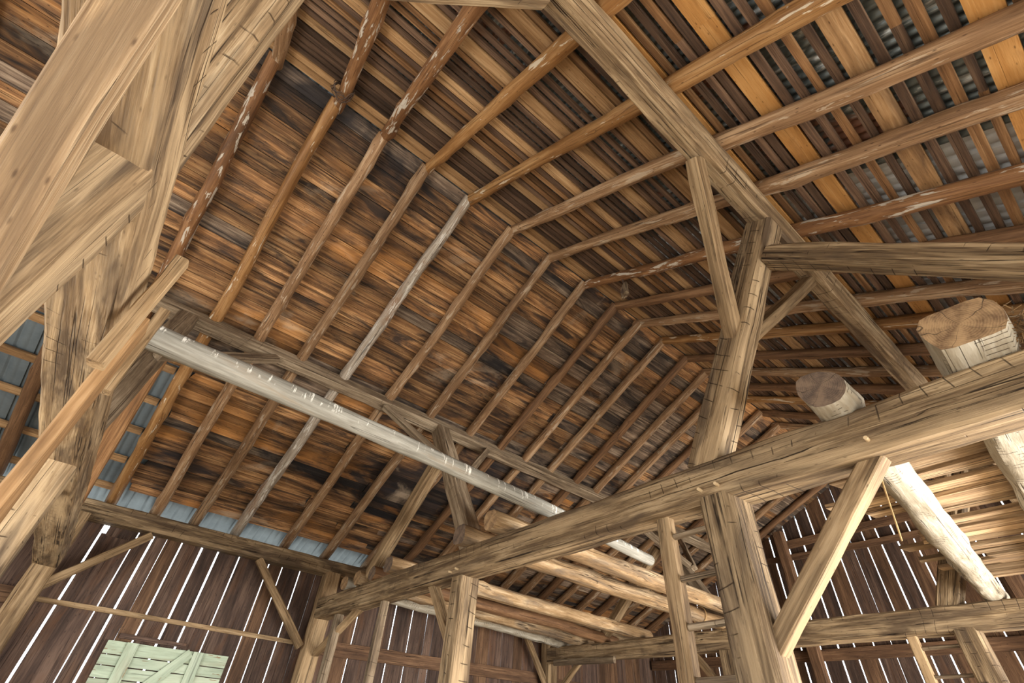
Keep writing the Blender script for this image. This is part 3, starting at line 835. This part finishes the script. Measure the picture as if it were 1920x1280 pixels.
# ------------------------------------------------------------------ small things
for (p, lab) in (((1344, 908), 'wooden peg in the middle tie beam over the thick post, upper one'), ((1313, 919), 'wooden peg in the middle tie beam over the thick post, lower one'),
                 ((858, 1066), 'wooden peg in the middle tie beam over the slimmer post, upper one'), ((846, 1072), 'wooden peg in the middle tie beam over the slimmer post, lower one'),
                 ((1625, 824), 'stubby wooden peg in the middle tie beam above the knee brace')):
    c = onY(p[0], p[1], 0.998)
    tag(pole('peg', (c.x, 1.02, c.z), (c.x + 0.002, 0.986, c.z - 0.001), 0.014, 0.011, 'peg', wob=0, sides=8, seg=0.03, knot=0), lab, 'peg')
# pulley block hung on wire from a rafter
c = rightpt(-0.812, 1.19)
pb = empty('pulley_block', W((c.x, c.y, c.z - 0.11)))
tag(pb, 'small dark block hanging on twisted wire from a pole rafter', 'pulley')
pole('wire', (c.x, c.y, c.z + 0.0), (c.x + 0.003, c.y, c.z - 0.085), 0.008, 0.008, 'wire', wob=0.004, sides=6, seg=0.03, knot=0.006, parent=pb)
beam('block', (c.x + .003, c.y, c.z - 0.125), (c.x + .003, c.y, c.z - 0.070), 0.15, 0.06, 'weathered', up=(0.5, 1, 0), ch=0.02, seg=.04, parent=pb)
pole('wheel', (c.x + .003, c.y - 0.012, c.z - 0.105), (c.x + .003, c.y + 0.012, c.z - 0.105), 0.034, 0.034, 'wire', wob=0, sides=12, seg=.03, knot=0, parent=pb)
# twine hanging from the loft
a = onY(1643, 915, 1.35); b = onY(1690, 1012, 1.35)
tag(pole('twine', (-0.262, 1.345, 0.582), (b.x, 1.36, b.z), 0.005, 0.005, 'twine', wob=0.006, sides=5, seg=0.06, knot=0.003), 'orange twine hanging down beside the white log', 'twine')
# rope loop round a loft log, with a hanging tail
rv, rf = [], []
cx, cy, cz, rr = -1.56, 2.55, zt + .036, 0.118
n, q = 24, 6
for i in range(n):
    a = 2 * math.pi * i / n
    for j in range(q):
        t = 2 * math.pi * j / q
        r_ = rr + 0.009 * math.cos(t)
        rv.append((r_ * math.cos(a), 0.009 * math.sin(t) + 0.02 * math.sin(a), r_ * math.sin(a)))
        rf.append((i * q + j, i * q + (j + 1) % q, ((i + 1) % n) * q + (j + 1) % q, ((i + 1) % n) * q + j))
tag(link('rope_loop', rv, rf, [M['twine']], None, Matrix.Translation(W((cx, cy, cz)))), 'loop of thin rope tied round a loft log', 'rope')
# hay on the loft log end
hv, hf = [], []
c = W((0.085, 0.985, zt + 0.045))
for i in range(260):
    p = c + Vector((RN.gauss(0, .06), RN.gauss(0, .05), abs(RN.gauss(0, .05)) - 0.10))
    d = Vector((RN.uniform(-1, 1), RN.uniform(-1, 1), RN.uniform(-.4, .6))).normalized() * RN.uniform(.03, .08)
    e = d.cross(Vector((0, 0, 1))).normalized() * 0.0025
    k = len(hv)
    up_ = Vector((0, 0, 0.004))
    hv += [tuple(p - e), tuple(p + e), tuple(p + d + e), tuple(p + d - e), tuple(p + d * 0.5 + up_)]
    hf += [(k, k + 1, k + 4), (k + 1, k + 2, k + 4), (k + 2, k + 3, k + 4), (k + 3, k, k + 4), (k, k + 3, k + 2, k + 1)]
tag(link('hay_tuft', hv, hf, [M['hay']], smooth=False), 'tuft of old brown hay on the tie beam beside the flattened log end', 'hay', kind='stuff')
# tangle of old wire twisted round one rafter head
c = W(rightpt(-0.945, RAFY[6] + 0.006))
wv, we = [], []
cu = bpy.data.curves.new('wire_tangle', 'CURVE')
cu.dimensions = '3D'; cu.bevel_depth = 0.004; cu.bevel_resolution = 1
for k in range(5):
    sp = cu.splines.new('POLY')
    n = 26
    sp.points.add(n - 1)
    for i in range(n):
        a = 2 * math.pi * i / (n - 1) * 1.5 + k
        r_ = 0.078 + 0.03 * abs(nz(i * 0.35, k * 3.1, 2.0)) * 2
        off = DR * (0.05 * nz(i * 0.3, k * 2.0, 7.0) * 2 + 0.02 * (k - 2))
        p = c + off + Vector((0, 1, 0)) * (r_ * math.cos(a)) + NRv * (r_ * math.sin(a))
        sp.points[i].co = (p.x, p.y, p.z, 1)
tmp = bpy.data.objects.new('tmp_wire', cu)
COL.objects.link(tmp)
dg = bpy.context.evaluated_depsgraph_get()
me = bpy.data.meshes.new_from_object(tmp.evaluated_get(dg))
me.name = 'wire_tangle'
bpy.data.objects.remove(tmp, do_unlink=True)
me.materials.clear(); me.materials.append(M['wire'])
wt = bpy.data.objects.new('wire_tangle', me)
COL.objects.link(wt)
tag(wt, 'tangle of rusty wire wound round a pole rafter near the ridge', 'wire')
